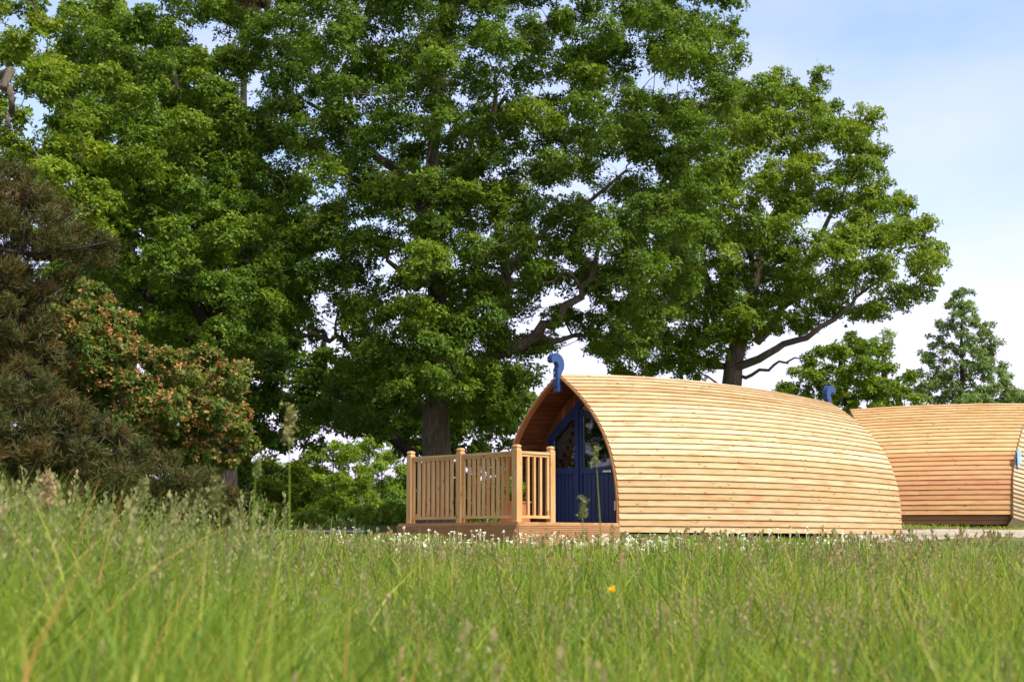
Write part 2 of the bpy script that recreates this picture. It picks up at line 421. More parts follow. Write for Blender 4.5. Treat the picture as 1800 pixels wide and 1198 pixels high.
# header wall around the blue frame (wood), frame polygon hole left open by building it as strips
INN = [(-0.86, DZ), (-0.86, 1.54), (0.0, 2.22), (0.86, 1.54), (0.86, DZ)]
wl = MB()
outer = arch_poly(SW, -0.06, DZ / POD_H, 24)   # right foot -> apex -> left foot
def inner_at(p):
    x, z = p; sg = 1 if x >= 0 else -1
    if z <= 1.54: return (sg * 0.86, z)
    f = min(1, (z - 1.54) / (POD_H * 1.018 - 1.54)); return (sg * 0.86 * (1 - f), 1.54 + f * 0.68)
for a, b in zip(outer[:-1], outer[1:]):
    ia, ib = inner_at(a), inner_at(b)
    wl.face([(p[0], SW, p[1]) for p in (a, b, ib, ia)], [(p[1] * 1, p[0]) for p in (a, b, ib, ia)], 0.5)
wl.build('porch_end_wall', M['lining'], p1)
def bar(mb, a, b, wdt, y0, y1, tint=.5):
    """flat bar between two points of the wall plane"""
    a = np.array(a, float); b = np.array(b, float); d = (b - a) / np.linalg.norm(b - a); n = np.array([-d[1], d[0]]) * wdt / 2
    mb.prism([tuple(a - n), tuple(b - n), tuple(b + n), tuple(a + n)], (0, y1, 0), (1, 0, 0), (0, 0, 1), (0, -1, 0), y1 - y0, tint)
fr = MB()
bar(fr, (-0.815, DZ), (-0.815, 1.54), 0.09, SW - .05, SW + .03); bar(fr, (0.815, DZ), (0.815, 1.54), 0.09, SW - .05, SW + .03)
bar(fr, (-0.86, 1.50), (0.0, 2.18), 0.10, SW - .055, SW + .028); bar(fr, (0.86, 1.50), (0.0, 2.18), 0.10, SW - .053, SW + .026)
bar(fr, (-0.2, DZ), (-0.2, 2.0), 0.085, SW - .06, SW + .02)
bar(fr, (-0.77, 1.0), (-0.243, 1.0), 0.10, SW - .045, SW + .02)
bar(fr, (-0.50, 1.86), (-0.243, 1.86), 0.06, SW - .04, SW + .02)
fr.build('wall_frame', M['blue'], p1)
def tongue(x0, x1, z0, z1, y):
    mb = MB(); n = max(2, round((x1 - x0) / 0.095)); w = (x1 - x0) / n
    for i in range(n):
        mb.box((x0 + w * (i + .5), y, (z0 + z1) / 2), (w / 2 - 0.005, 0.012, (z1 - z0) / 2))
    mb.box(((x0 + x1) / 2, y + 0.02, (z0 + z1) / 2), ((x1 - x0) / 2, 0.005, (z1 - z0) / 2))
    return mb
tongue(-0.768, -0.245, DZ + .01, 0.948, SW - .005).build('wall_panel', M['blue'], p1)
tp = MB(); tp.prism([(-0.44, 1.893), (-0.245, 1.893), (-0.245, 1.98), (-0.30, 1.98)], (0, SW + .01, 0), (1, 0, 0), (0, 0, 1), (0, -1, 0), 0.02); tp.build('gable_panel', M['rim'], p1)
gw = MB(); gw.prism([(-0.765, 1.055), (-0.245, 1.055), (-0.245, 1.825), (-0.46, 1.825), (-0.765, 1.57)], (0, SW + .005, 0), (1, 0, 0), (0, 0, 1), (0, -1, 0), 0.006)
gw.build('window_pane', M['glass'], p1)
# door
dr = tongue(-0.095, 0.555, DZ + .02, 0.93, SW - .01).build('door', M['blue'], p1)
df = MB()
bar(df, (-0.125, DZ + .01), (-0.125, 1.98), 0.06, SW - .04, SW + .01); bar(df, (0.59, DZ + .01), (0.59, 1.64), 0.06, SW - .04, SW + .01)
bar(df, (-0.094, 0.99), (0.559, 0.99), 0.11, SW - .036, SW + .01); bar(df, (-0.15, 1.965), (0.615, 1.62), 0.07, SW - .038, SW + .008)
df.build('door_frame', M['blue'], dr)
dp = MB(); dp.prism([(-0.094, 1.047), (0.559, 1.047), (0.559, 1.61), (-0.094, 1.90)], (0, SW + .0, 0), (1, 0, 0), (0, 0, 1), (0, -1, 0), 0.006); dp.build('door_pane', M['glass'], dr)
for z in (0.42, 0.9, 1.4):
    h = MB(); h.box((0.635, SW - .052, z), (0.014, 0.012, 0.075)); h.build('hinge', M['steel'], dr)
h = MB(); h.box((0.50, SW - .085, 0.965), (0.085, 0.012, 0.014)); h.box((0.57, SW - .062, 0.965), (0.014, 0.026, 0.02)); h.build('door_handle', M['steel'], dr)
pw = MB(); pw.box((0.73, SW, 0.78), (0.038, 0.02, 0.64)); pw.build('side_panel', M['blue'], p1)
dl = MB(); dl.prism([(-0.13, 2.0), (0.62, 1.66), (0.76, 1.66), (0.76, 1.55), (0.0, 2.13)][::-1], (0, SW + .012, 0), (1, 0, 0), (0, 0, 1), (0, -1, 0), 0.02); dl.build('gable_board', M['interior'], p1)
# curtain with scalloped, pierced edge behind the left pane
cu = MB(); A0, A1 = np.array([-0.30, 1.80]), np.array([-0.74, 1.06]); B0, B1 = np.array([-0.42, 1.81]), np.array([-0.77, 1.50])
n = 64; prev = None
for i in range(n + 1):
    f = i / n; e = A0 + (A1 - A0) * f
    e = e + np.array([0.06, -0.035]) * (abs(math.sin(f * math.pi * 7)) * 0.9) + np.array([0.05, -0.03]) * math.sin(f * math.pi)
    q = B0 + (B1 - B0) * f if f < 0.5 else np.array([-0.77, 1.50 + (B0[1] - 1.5) * 0 - (f - .5) * 2 * 0.44])
    if f < .5: q = B0 + (B1 - B0) * f * 2
    yy = SW + 0.06 + 0.014 * math.sin(f * 40)
    cur = ((e[0], yy, e[1]), (q[0], yy + .01, q[1]))
    if prev: cu.face([prev[0], cur[0], cur[1], prev[1]], None, 0.5)
    prev = cur
co = cu.build('curtain', M['cloth'], p1)
for i in range(6):
    f = (i + 0.6) / 6.6; e = A0 + (A1 - A0) * f + np.array([-0.005, 0.01]) + np.array([0.05, -0.03]) * math.sin(f * math.pi)
    d = MB(); d.prism([(e[0] + 0.042 * math.cos(w), e[1] + 0.042 * math.sin(w)) for w in np.linspace(0, 2 * math.pi, 15)[:-1]], (0, SW + .04, 0), (1, 0, 0), (0, 0, 1), (0, -1, 0), 0.004)
    d.build('curtain_disc', M['dark_wood'], co)
# inside: floor, far wall, ends
fl = MB(); fl.box((0, POD_L / 2 + .35, DZ - .03), (1.15, POD_L / 2 - .38, 0.02)); fl.build('cabin_floor', M['interior'], p1)
lining(0.72, POD_L - .1, -0.045).build('inner_lining', M['interior'], p1)
bk = MB(); bk.prism(arch_poly(POD_L - .06, -0.03), (0, POD_L - .03, 0), (1, 0, 0), (0, 0, 1), (0, -1, 0), 0.04); bk.build('stern_wall', M['clad_red'], p1)
f1 = finial(p1, 0.03, -1, POD_H + 0.02)
for z in (POD_H + 0.02 - .09, POD_H + 0.02 + 0.0):
    b = MB(); b.tube([(0, -0.071, z), (0, -0.083, z)], [0.013, 0.013], 10); b.build('bolt', M['steel'], f1)
b = MB(); b.box((0, -0.075, POD_H - 0.2), (0.052, 0.01, 0.012)); b.build('band', M['blue'], f1)
finial(p1, POD_L - .05, 1, POD_H + 0.02)

# second cabin, behind on the right, seen from its side
P2 = (11.0 + POD_L / 2 - 0.0, 33.42 + POD_W, 0.39)
p2 = pod('timber_cabin', 'farther cabin half hidden at right, side-on, with warm orange lower boards', (P2[0], P2[1], P2[2]), rad(91.5))
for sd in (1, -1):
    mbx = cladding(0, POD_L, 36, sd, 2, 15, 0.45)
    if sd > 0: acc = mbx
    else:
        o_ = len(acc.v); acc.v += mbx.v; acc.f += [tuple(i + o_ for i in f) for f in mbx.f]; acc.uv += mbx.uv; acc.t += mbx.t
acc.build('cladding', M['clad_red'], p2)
lining(0.02, POD_L - .02, -0.03).build('inner_lining', M['interior'], p2)
for s in (0.02, POD_L - .06):
    bk = MB(); bk.prism(arch_poly(s, -0.02, 0.07), (0, s + .04, 0), (1, 0, 0), (0, 0, 1), (0, -1, 0), 0.04); bk.build('end_wall', M['clad_red'], p2)
sk = MB()
for sd in (-1, 1): sk.box((sd * 1.26, POD_L / 2, 0.05), (0.03, POD_L / 2 - .3, 0.16))
sk.build('skirting', M['dark_wood'], p2)

# ------------------------------------------------------------------ deck and railing in front of the near cabin
E_, WD = 2.05, 1.18
dk = thing('deck', 'low brown timber deck with ribbed edge boards at the front of the near cabin', 'deck', POD1, -AX)
db = MB(); nbrd = 15; y0, y1 = -E_ - .10, -0.015
for i in range(nbrd):
    w = (y1 - y0) / nbrd; db.box((-.03, y0 + w * (i + .5), DZ - .014), (1.33, w / 2 - .003, 0.014))
db.box((0, 0.33, DZ - .014), (1.16, 0.34, 0.014))
db.build('decking', M['deck'], dk)
def ribbed(mb, a, b, z0, z1, nrm, out, n):
    """horizontal ribbed edge boards from a to b (local xy)"""
    a = np.array([*a, 0.]); b = np.array([*b, 0.]); d = b - a; L = np.linalg.norm(d); d /= L; nrm = np.array(nrm, float)
    h = (z1 - z0) / n
    for i in range(n):
        tn = random.random() if i % 4 == 0 else tn
        mb.box(a + d * L / 2 + nrm * out + np.array([0, 0, z0 + h * (i + .5)]), (L / 2, 0.008, h / 2 - .005), (d, nrm, (0, 0, 1)), tn)
    mb.box(a + d * L / 2 + nrm * (out - .012) + np.array([0, 0, (z0 + z1) / 2]), (L / 2, 0.006, (z1 - z0) / 2), (d, nrm, (0, 0, 1)), 0.8)
fa = MB()
ribbed(fa, (-1.36, y0), (1.30, y0), -0.22, DZ - .03, (0, -1, 0), 0.012, 12)
ribbed(fa, (1.30, y0), (1.30, y1), -0.22, DZ - .03, (1, 0, 0), 0.012, 12)
ribbed(fa, (-1.36, y0), (-1.36, y1), -0.22, DZ - .03, (-1, 0, 0), 0.012, 12)
fa.build('edge_board', M['deck'], dk)
st = MB(); st.box((-1.66, y0 + .5, -0.02), (0.28, 0.5, 0.02)); ribbed(st, (-1.94, y0), (-1.38, y0), -0.24, -0.045, (0, -1, 0), 0.01, 6); st.build('step', M['deck'], dk)

rl = thing('railing', 'pale timber railing with square balusters on the cabin deck', 'railing', POD1, -AX)
def post(x, y, h=1.10):
    mb = MB(); r = 0.048; z = DZ
    prof = [(r, 0), (r, h - .06), (r * .72, h - .045), (r * .86, h - .035), (r * .98, h - .02), (r * .9, h - .004), (r * .6, h + .008), (0.004, h + .012)]
    n = 4 if True else 8; t = random.uniform(.2, .7); ou, ov = random.uniform(0, 9), random.uniform(0, 9)
    R = []
    for q, (rr, zz) in enumerate(prof):
        R.append([(x + rr * math.sqrt(2) * math.cos(math.pi / 4 + k * math.pi / 2), y + rr * math.sqrt(2) * math.sin(math.pi / 4 + k * math.pi / 2), z + zz) for k in range(4)])
    for q in range(len(R) - 1):
        for k in range(4):
            k2 = (k + 1) % 4; za, zb = prof[q][1], prof[q + 1][1]
            mb.face([R[q][k], R[q][k2], R[q + 1][k2], R[q + 1][k]], [(ou + za, ov + k * .1), (ou + za, ov + k * .1 + .09), (ou + zb, ov + k * .1 + .09), (ou + zb, ov + k * .1)], t)
    return mb.build('post', M['rail'], rl)
yF = -E_
pts_ = [(-WD, yF), (-0.03, yF), (WD, yF), (WD, yF + .69)]
for x, y in pts_: post(x, y)
def bay(a, b, nb):
    a = np.array([*a, 0.]); b = np.array([*b, 0.]); d = b - a; L = np.linalg.norm(d); d /= L; nn = np.array([-d[1], d[0], 0]); mid = (a + b) / 2
    hl = L / 2 - .048
    mb = MB(); mb.box(mid + np.array([0, 0, DZ + 1.0]), (hl, 0.034, 0.018), (d, nn, (0, 0, 1)), 0.15); mb.box(mid + np.array([0, 0, DZ + .963]), (hl, 0.022, 0.019), (d, nn, (0, 0, 1)), 0.4); mb.build('top_rail', M['rail'], rl)
    mb = MB(); mb.box(mid + np.array([0, 0, DZ + .075]), (hl, 0.03, 0.02), (d, nn, (0, 0, 1)), 0.3); mb.build('bottom_rail', M['rail'], rl)
    ps = [a + d * (.048 + .023), b - d * (.048 + .023)] + [a + d * (.09 + (L - .18) * (i + 1) / (nb + 1)) for i in range(nb)]
    for i, p in enumerate(ps):
        m = MB(); m.box(p + np.array([0, 0, DZ + .52]), (0.019, 0.019, 0.4245), (d, nn, (0, 0, 1))); m.build('baluster', M['rail'], rl)
bay(pts_[0], pts_[1], 8); bay(pts_[1], pts_[2], 9); bay(pts_[2], pts_[3], 3)

# side bay on the second cabin: boarded wall that leans out of the hull, with a small pale blue window
bayp = MB()
s_at = POD_L / 2 + 0.50
def loc2(x, y, z):            # world -> local of the second cabin
    v = p2_inv @ Vector((x, y, z)); return (v.x, v.y, v.z)
bpy.context.view_layer.update(); p2_inv = p2.matrix_world.inverted()
A = [at(1781, 909 - i * 7.45, 33.2 + (0 if i < 14 else (i - 14) * 0.06)) for i in range(23)]
seam = [(1780.5 + (0 if i < 9 else ((i - 9) / 13) ** 1.7 * 20), 909 - i * 7.45) for i in range(23)]
def hull_y(z):
    t = min(1, max(0, (z - P2[2]) / (POD_H * 1.055))); return P2[1] - 0.11 - POD_W * 1.10 * 1.11 * (1 - t ** 3) - 0.07
def on_hull(px, py):
    Y = 33.1
    for _ in range(6): Y = hull_y(at(px, py, Y)[2])
    return at(px, py, Y)
SL = np.array([1.5, -0.55, -0.52])
for i in range(22):
    P0 = on_hull(*seam[i]); P1 = on_hull(*seam[i + 1]); Q0 = P0 + SL; Q1 = P1 + SL
    lo = np.array([0.006, -0.03, 0]); tn = random.uniform(0, .6); ou = random.uniform(0, 50)
    bayp.face([loc2(*p) for p in (P0 + lo, Q0 + lo, Q1, P1)], [(ou, ou), (ou + 1.5, ou), (ou + 1.5, ou + .1), (ou, ou + .1)], tn)
    back = np.array([-.01, .16, 0]); bayp.face([loc2(*p) for p in (P0 + back, P0 + lo, P1, P1 + back)], [(ou, ou), (ou + .1, ou), (ou + .1, ou + .1), (ou, ou + .1)], tn)
    bayp.face([loc2(*p) for p in (P0, Q0, Q0 + lo, P0 + lo)], [(ou, ou)] * 4, tn)
P0 = on_hull(1780.5, 909); lowL = at(1771, 924, 33.05)
bayp.face([loc2(*p) for p in (lowL, P0 + SL - np.array([0, 0, .2]), P0 + SL, P0)], [(0, 0), (1.5, 0), (1.5, .1), (0, .1)], 0.4)
bo = bayp.build('side_bay', M['clad'], p2)
wb = MB(); c = on_hull(1787, 808) + np.array([0.03, -.06, 0]); wb.box(loc2(c[0] + .0, c[1], c[2]), (0.02, 0.045, 0.20)); wf = wb.build('bay_window', M['pale_blue'], p2)
wf.rotation_euler = (0, 0, 0)
wg = MB(); wg.box(loc2(c[0] - 0.052, c[1] - .02, c[2] - .02), (0.03, 0.006, 0.185)); wg.build('window_frame', M['blue_fin'], wf)
for px in (1600, 1628):
    c = at(px, 916, 33.38); mb = MB(); mb.box(loc2(c[0], c[1], c[2]), (0.05, 0.08, 0.07)); mb.build('pier', M['brick'], p2)

# planter on the deck
pl = thing('planter', 'square terracotta coloured planter with leafy plant behind the railing', 'planter', POD1, -AX)
def lp(x, y, z): return (x, y, z)
tb = MB(); pc = (-0.62, -0.35)
for sx in (-1, 1):
    tb.box((pc[0] + sx * .15, pc[1], DZ + .17), (0.015, 0.165, 0.17)); tb.box((pc[0], pc[1] + sx * .15, DZ + .17), (0.134, 0.015, 0.17))
tb.box((pc[0], pc[1], DZ + .345), (0.18, 0.18, 0.012)); tb.build('pot', M['terracotta'], pl)

# ------------------------------------------------------------------ foliage engine
def unit(v): return v / (np.linalg.norm(v, axis=-1, keepdims=True) + 1e-9)
def leaves(cen, nrm, nl, size, tint, wide=0.52, spread=0.9, droop=0.15, keep=None):
    """rosettes: nl leaves around each centre; returns verts (.,4,3), tints"""
    n = len(cen); nrm = unit(nrm)
    a = unit(np.cross(nrm, unit(rng.normal(size=(n, 3))))); b = np.cross(nrm, a)
    cen = np.repeat(cen, nl, 0); N = np.repeat(nrm, nl, 0); A = np.repeat(a, nl, 0); B = np.repeat(b, nl, 0); m = n * nl
    ang = np.tile(np.arange(nl) * 2 * np.pi / nl, n) + rng.normal(0, .7, m)
    up = rng.normal(0.35, 0.6, m)
    d = unit((np.cos(ang)[:, None] * A + np.sin(ang)[:, None] * B) * spread + up[:, None] * N)
    sd = unit(np.cross(d, N) + rng.normal(0, .35, (m, 3)))
    L = (size * rng.uniform(.5, 1.4, m))[:, None]; W = L * wide / 2
    pet = cen + d * L * 0.12
    mid = cen + d * L * 0.62
    tip = cen + d * L * 1.05 - N * L * droop + rng.normal(0, .04, (m, 3)) * L
    V = np.stack([pet, mid + sd * W, tip, mid - sd * W], 1)
    T = np.clip(np.repeat(tint, nl) + rng.normal(0, .13, m), 0, 1)
    return V, T

def in_poly(px, py, poly):
    p = np.array(poly, float); x0, y0 = p[:, 0], p[:, 1]; x1, y1 = np.roll(x0, -1), np.roll(y0, -1)
    X, Y = px[:, None], py[:, None]
    c = ((y0 > Y) != (y1 > Y)) & (X < (x1 - x0) * (Y - y0) / (y1 - y0 + 1e-9) + x0)
    ins = c.sum(1) % 2 == 1
    ex, ey = x1 - x0, y1 - y0; t = np.clip(((X - x0) * ex + (Y - y0) * ey) / (ex * ex + ey * ey + 1e-9), 0, 1)
    dist = np.sqrt(((X - x0 - t * ex) ** 2 + (Y - y0 - t * ey) ** 2).min(1))
    return ins, dist

def scatter(poly, spacing, holes=()):
    p = np.array(poly, float); lo, hi = p.min(0), p.max(0); pts = []
    cand = rng.uniform(lo, hi, (6000, 2)); ins, dist = in_poly(cand[:, 0], cand[:, 1], poly)
    out = []; od = []
    for (x, y), i, d in zip(cand, ins, dist):
        if not i or d < spacing * 0.22: continue
        if any((x - hx) ** 2 + (y - hy) ** 2 < (hr + spacing * .35) ** 2 for hx, hy, hr in holes): continue
        if out and min((x - a) ** 2 + (y - b) ** 2 for a, b in out) < spacing ** 2: continue
        out.append((x, y)); od.append(d)
    return out, od

def crown_clumps(poly, Y, spacing, depth, holes=(), layers=3, flat=0.72, rmul=0.78):
    """3-D clumps (centre, radius) filling a crown with the outline poly (photo px) and real depth (metres)"""
    m = Y / F; cl = []
    for L in range(layers):
        pts, ds = scatter(poly, spacing, holes)
        for (x, y), d in zip(pts, ds):
            half = depth * min(1.0, math.sqrt(max(0.04, d * m / (depth * 0.8))))
            f = (-0.9, -0.1, 0.85, -0.5)[L % 4] if layers > 1 else 0
            dy = half * (f + random.uniform(-.3, .3))
            r = min(spacing * rmul * random.uniform(.75, 1.2), max(d * 1.15, spacing * .45)) * m
            c = at(x, y, Y); c = c * ((Y + dy) / Y) if False else c + np.array([0, dy, 0])
            cl.append((c, r, f))
    return cl

def clump_leaves(cl, per, nl, size, tint=0.45, flat=0.72, sub=11, updir=0.55):
    cs, ns, ts = [], [], []
    for c, r, f in cl:
        tb = tint + random.uniform(-.16, .16); k = max(4, int(sub * random.uniform(.8, 1.2)))
        d = unit(rng.normal(size=(k, 3)) + np.array([0, -0.1, 0.25]))
        sc_ = c + d * np.array([r, r, r * flat]) * rng.uniform(.45, .85, (k, 1)); sr = r * rng.uniform(.3, .48, k)
        n = int(per * (r / size) ** 2) // k + 2
        for q in range(k):
            dd = unit(rng.normal(size=(n, 3)) + np.array([0, 0, 0.45]))
            p = sc_[q] + dd * sr[q] * np.array([1.15, 1.15, 0.7]) * rng.uniform(.55, 1.1, (n, 1))
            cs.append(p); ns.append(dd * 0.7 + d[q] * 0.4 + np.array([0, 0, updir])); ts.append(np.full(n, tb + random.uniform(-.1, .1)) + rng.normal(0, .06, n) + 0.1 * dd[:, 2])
    return leaves(np.concatenate(cs), np.concatenate(ns), nl, size, np.concatenate(ts))

def leaf_obj(name, VT, mat, parent):
    V, T = VT; n = len(V)
    return link(name, fast_mesh(name, V.reshape(-1, 3) - np.array(parent.location), np.arange(n * 4).reshape(n, 4), 4, T), mat, parent)

def bend(a, b, n=6, wob=0.12, sag=0.0):
    a, b = np.array(a), np.array(b); L = np.linalg.norm(b - a); P = []
    o1 = rng.normal(0, wob * L * .5, 3); o2 = rng.normal(0, wob * L * .4, 3)
    for i in range(n + 1):
        f = i / n; P.append(a + (b - a) * f + o1 * math.sin(math.pi * f) + o2 * math.sin(2 * math.pi * f) + np.array([0, 0, sag * L * math.sin(math.pi * f)]))
    return P

def tree(name, label, group, base, Y, trunk_px, r0, limbs, clumps, mat, barkm, per, nl, size, tint=.45, flat=.72, twigs=True, cat='tree', r1=None, limb_r=0.5, sub=11):
    loc = at(base[0], base[1], Y); loc[2] = float(ground(loc[0], Y)) - 0.05
    t = thing(name, label, cat, tuple(loc), 0, group); L0 = np.array(loc)
    tk = MB(); nodes = []
    P = [np.array([0, 0, 0.])] + [at(x, y, Y + dy) - L0 for x, y, dy in trunk_px]
    PP = []; 
    for a, b in zip(P[:-1], P[1:]):
        for i in range(4): PP.append(a + (b - a) * i / 4 + rng.normal(0, .03 * r0, 3))
    PP.append(P[-1]); n = len(PP)
    r1 = r1 if r1 is not None else r0 * 0.22
    R = [(r0 + (r1 - r0) * (i / (n - 1)) ** 0.9) * (1 + 0.35 * math.exp(-i * 1.2)) for i in range(n)]
    tk.tube(PP, R, 14); nodes += [(p, r) for p, r in zip(PP, R)][n // 4:]
    br = MB()
    for lim, lr in limbs:
        Q = [at(x, y, Y + dy) - L0 for x, y, dy in lim]; S = []
        for a, b in zip(Q[:-1], Q[1:]):
            for i in range(4): S.append(a + (b - a) * i / 4 + rng.normal(0, .06, 3) * (1 if len(S) else 0))
        S.append(Q[-1]); RR = [lr * (1 - 0.78 * i / (len(S) - 1)) for i in range(len(S))]
        br.tube(S, RR, 9); nodes += list(zip(S, RR))
    order = sorted(range(len(clumps)), key=lambda i: np.linalg.norm(clumps[i][0] - L0 - P[-1] * .6))
    if twigs:
        for i in order:
            c = clumps[i][0] - L0
            N = np.array([q[0] for q in nodes]); d = np.linalg.norm((N - c) * np.array([1, 1, 1.25]) , axis=1) + 2.0 * np.maximum(0, N[:, 2] - c[2] )
            j = int(np.argmin(d)); a, ra = nodes[j]
            S = bend(a, c, 5, 0.16, 0.05); rs = max(0.012, min(ra * .62, 0.012 + 0.022 * d[j]))
            RR = [rs * (1 - .72 * q / 5) for q in range(6)]
            br.tube(S, RR, 5, cap=False); nodes += [(S[3], RR[3]), (S[5], RR[5])]
            for q in range(3):
                e = c + rng.normal(0, .5, 3) * clumps[i][1]; br.tube(bend(S[4], e, 3, .15), [RR[4] * .7, RR[4] * .5, RR[4] * .4, .004], 4, cap=False)
    if not limbs:
        o_ = len(tk.v); tk.v += br.v; tk.f += [tuple(i + o_ for i in f) for f in br.f]; tk.uv += br.uv; tk.t += br.t; br = MB()
    tk.build('trunk', barkm, t, True)
    if br.v: br.build('branches', barkm, t, True)
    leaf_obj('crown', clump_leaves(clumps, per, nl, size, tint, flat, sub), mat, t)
    return t

# --- main oak
poly = [(300, -150), (500, -220), (800, -240), (1080, -170), (1240, -60), (1290, 20), (1305, 90), (1300, 190), (1262, 260), (1255, 420), (1205, 560),
        (1110, 650), (1040, 620), (985, 590), (950, 650), (955, 680), (905, 762), (845, 775), (800, 735), (720, 742), (650, 705), (600, 650), (540, 610), (440, 585), (385, 480), (335, 350), (300, 200), (285, 60)]
holes = [(570, 610, 30), (615, 640, 18), (690, 545, 18), (1015, 625, 22), (925, 120, 26), (1065, 370, 16), (960, 540, 10), (640, 430, 8)]
low = [(at(x, y, 31) + np.array([0, dy, 0]), rr, 0) for x, y, dy, rr in ((690, 655, -2.6, .55), (745, 640, -3.0, .6), (800, 655, -2.8, .5), (660, 690, -2.2, .5), (715, 700, -2.9, .55), (770, 700, -3.1, .5), (815, 705, -2.4, .4),
       (640, 650, -1.6, .5), (855, 720, -1.2, .5), (880, 690, -.6, .5), (740, 600, -3.0, .6), (820, 610, -2.6, .5), (600, 690, .6, .5), (560, 720, 1.6, .55), (640, 735, 1.5, .5))]
tree('oak_tree', 'huge dark green oak with its thick grey trunk rising behind the deck railing', 'oaks', (768, 930), 31,
     [(768, 800, 0), (766, 730, 0), (775, 600, .2), (765, 480, .2), (748, 370, .2), (770, 200, .5), (790, 20, 1)], 0.33,
     [([(775, 690, -.1), (850, 640, -.4), (925, 595, -.8), (985, 560, -1.2), (1040, 480, -1.6), (1060, 420, -1.8)], .16),
      ([(925, 595, -.8), (1010, 590, -.5), (1100, 600, 0)], .07),
      ([(775, 640, 0), (690, 640, .3), (620, 610, .6), (580, 590, .8), (480, 570, 1)], .13),
      ([(770, 500, 0), (720, 500, -.8), (650, 430, -1.6)], .1),
      ([(755, 400, .2), (700, 310, .3), (640, 255, .4), (540, 180, .6)], .16),
      ([(760, 420, .2), (820, 350, -.3), (860, 250, -.7), (870, 130, -1)], .14),
      ([(775, 560, 0), (860, 500, .8), (960, 400, 1.4), (1100, 300, 1.6)], .13),
      ([(780, 250, .5), (900, 180, .8), (980, 250, .2), (1010, 160, 0)], .09),
      ([(880, 560, .2), (890, 490, .2), (880, 420, 0)], .13)],
     crown_clumps(poly, 31, 58, 4.4, holes, 4) + low, M['oak'], M['bark_oak'], 5.6, 6, 0.077, .47)
# --- right oak
poly = [(1190, 200), (1262, 160), (1330, 140), (1440, 138), (1452, 190), (1515, 212), (1558, 300), (1530, 325), (1592, 335), (1602, 390), (1652, 408),
        (1656, 450), (1640, 520), (1600, 556), (1540, 580), (1480, 560), (1410, 600), (1360, 585), (1320, 615), (1280, 640), (1220, 680), (1110, 676), (1045, 658), (1035, 605), (1090, 540), (1140, 380)]
holes = [(1330, 325, 26), (1415, 420, 24), (1360, 620, 24), (1460, 395, 12), (1480, 470, 10), (1300, 545, 12), (1560, 460, 8)]
tree('oak_tree', 'bright green spreading oak behind the near cabin, its crown leaning right over the roof', 'oaks', (1285, 930), 44,
     [(1285, 700, 0), (1290, 640, 0), (1310, 560, 0), (1330, 480, 0), (1370, 380, 0), (1400, 250, 0)], 0.36,
     [([(1290, 650, 0), (1345, 620, -.5), (1420, 590, -1), (1500, 530, -1.4), (1560, 480, -1.4)], .13),
      ([(1300, 660, 0), (1350, 655, -.8), (1390, 630, -1.2), (1420, 635, -1.4)], .055),
      ([(1330, 600, 0), (1400, 520, .5), (1450, 400, .8), (1500, 300, .8)], .14),
      ([(1300, 600, 0), (1250, 520, -.5), (1230, 420, -.8), (1260, 300, -1)], .14),
      ([(1330, 480, 0), (1310, 400, -1.4), (1330, 340, -1.6)], .1),
      ([(1290, 660, 0), (1220, 620, 0), (1150, 600, 0)], .12)],
     crown_clumps(poly, 44, 46, 5.0, holes, 4), M['oak_bright'], M['bark_oak'], 5.6, 6, 0.104, .5)
# --- left oak
poly = [(95, 40), (180, 10), (290, 28), (345, 85), (420, 160), (470, 330), (500, 480), (520, 580), (470, 640), (420, 640), (390, 690), (300, 640), (200, 540), (140, 430), (110, 300), (85, 150)]
holes = [(185, 195, 12), (270, 180, 8)]
tree('oak_tree', 'dark oak at left standing behind the rusty shrub, its trunk nearly black', 'oaks', (402, 930), 28,
     [(400, 880, 0), (402, 800, 0), (395, 680, .2), (380, 560, .2), (350, 420, .3), (330, 250, .4), (300, 100, .5)], 0.2,
     [([(390, 640, .2), (330, 560, .2), (250, 520, 0), (170, 470, -.4)], .14),
      ([(380, 540, .2), (440, 490, -.2), (490, 480, -.5)], .12),
      ([(385, 600, .2), (300, 480, .3), (200, 380, .3), (150, 260, .2)], .14),
      ([(345, 400, .3), (420, 300, .3), (430, 220, .3)], .1)],
     crown_clumps(poly, 28, 56, 3.6, holes, 4), M['oak'], M['bark_dark'], 5.8, 6, 0.073, .46)
# --- far left tree
poly = [(-330, -150), (20, -150), (80, 10), (100, 60), (150, 170), (185, 270), (205, 380), (190, 470), (110, 430), (50, 360), (0, 310), (-30, 420), (-40, 800), (-60, 900), (-330, 900)]  # unseen lower boughs added left of view, to darken the door pane's reflection
tree('broadleaf_tree', 'yellow green tree cut by the left picture edge with a bent bare limb', None, (-70, 930), 24,
     [(-70, 700, 0), (-60, 450, 0), (-60, 250, .3), (-60, 0, .4)], 0.24,
     [([(-60, 330, 0), (-20, 140, -2.2), (5, 140, -3.3), (16, 165, -3.5), (18, 225, -3.5)], .10), ([(-60, 350, .2), (60, 300, .4), (130, 280, .4)], .1)],
     crown_clumps(poly, 24, 62, 2.8, [(18, 185, 38)], 3), M['oak_bright'], M['bark_oak'], 6.5, 6, 0.08, .54)
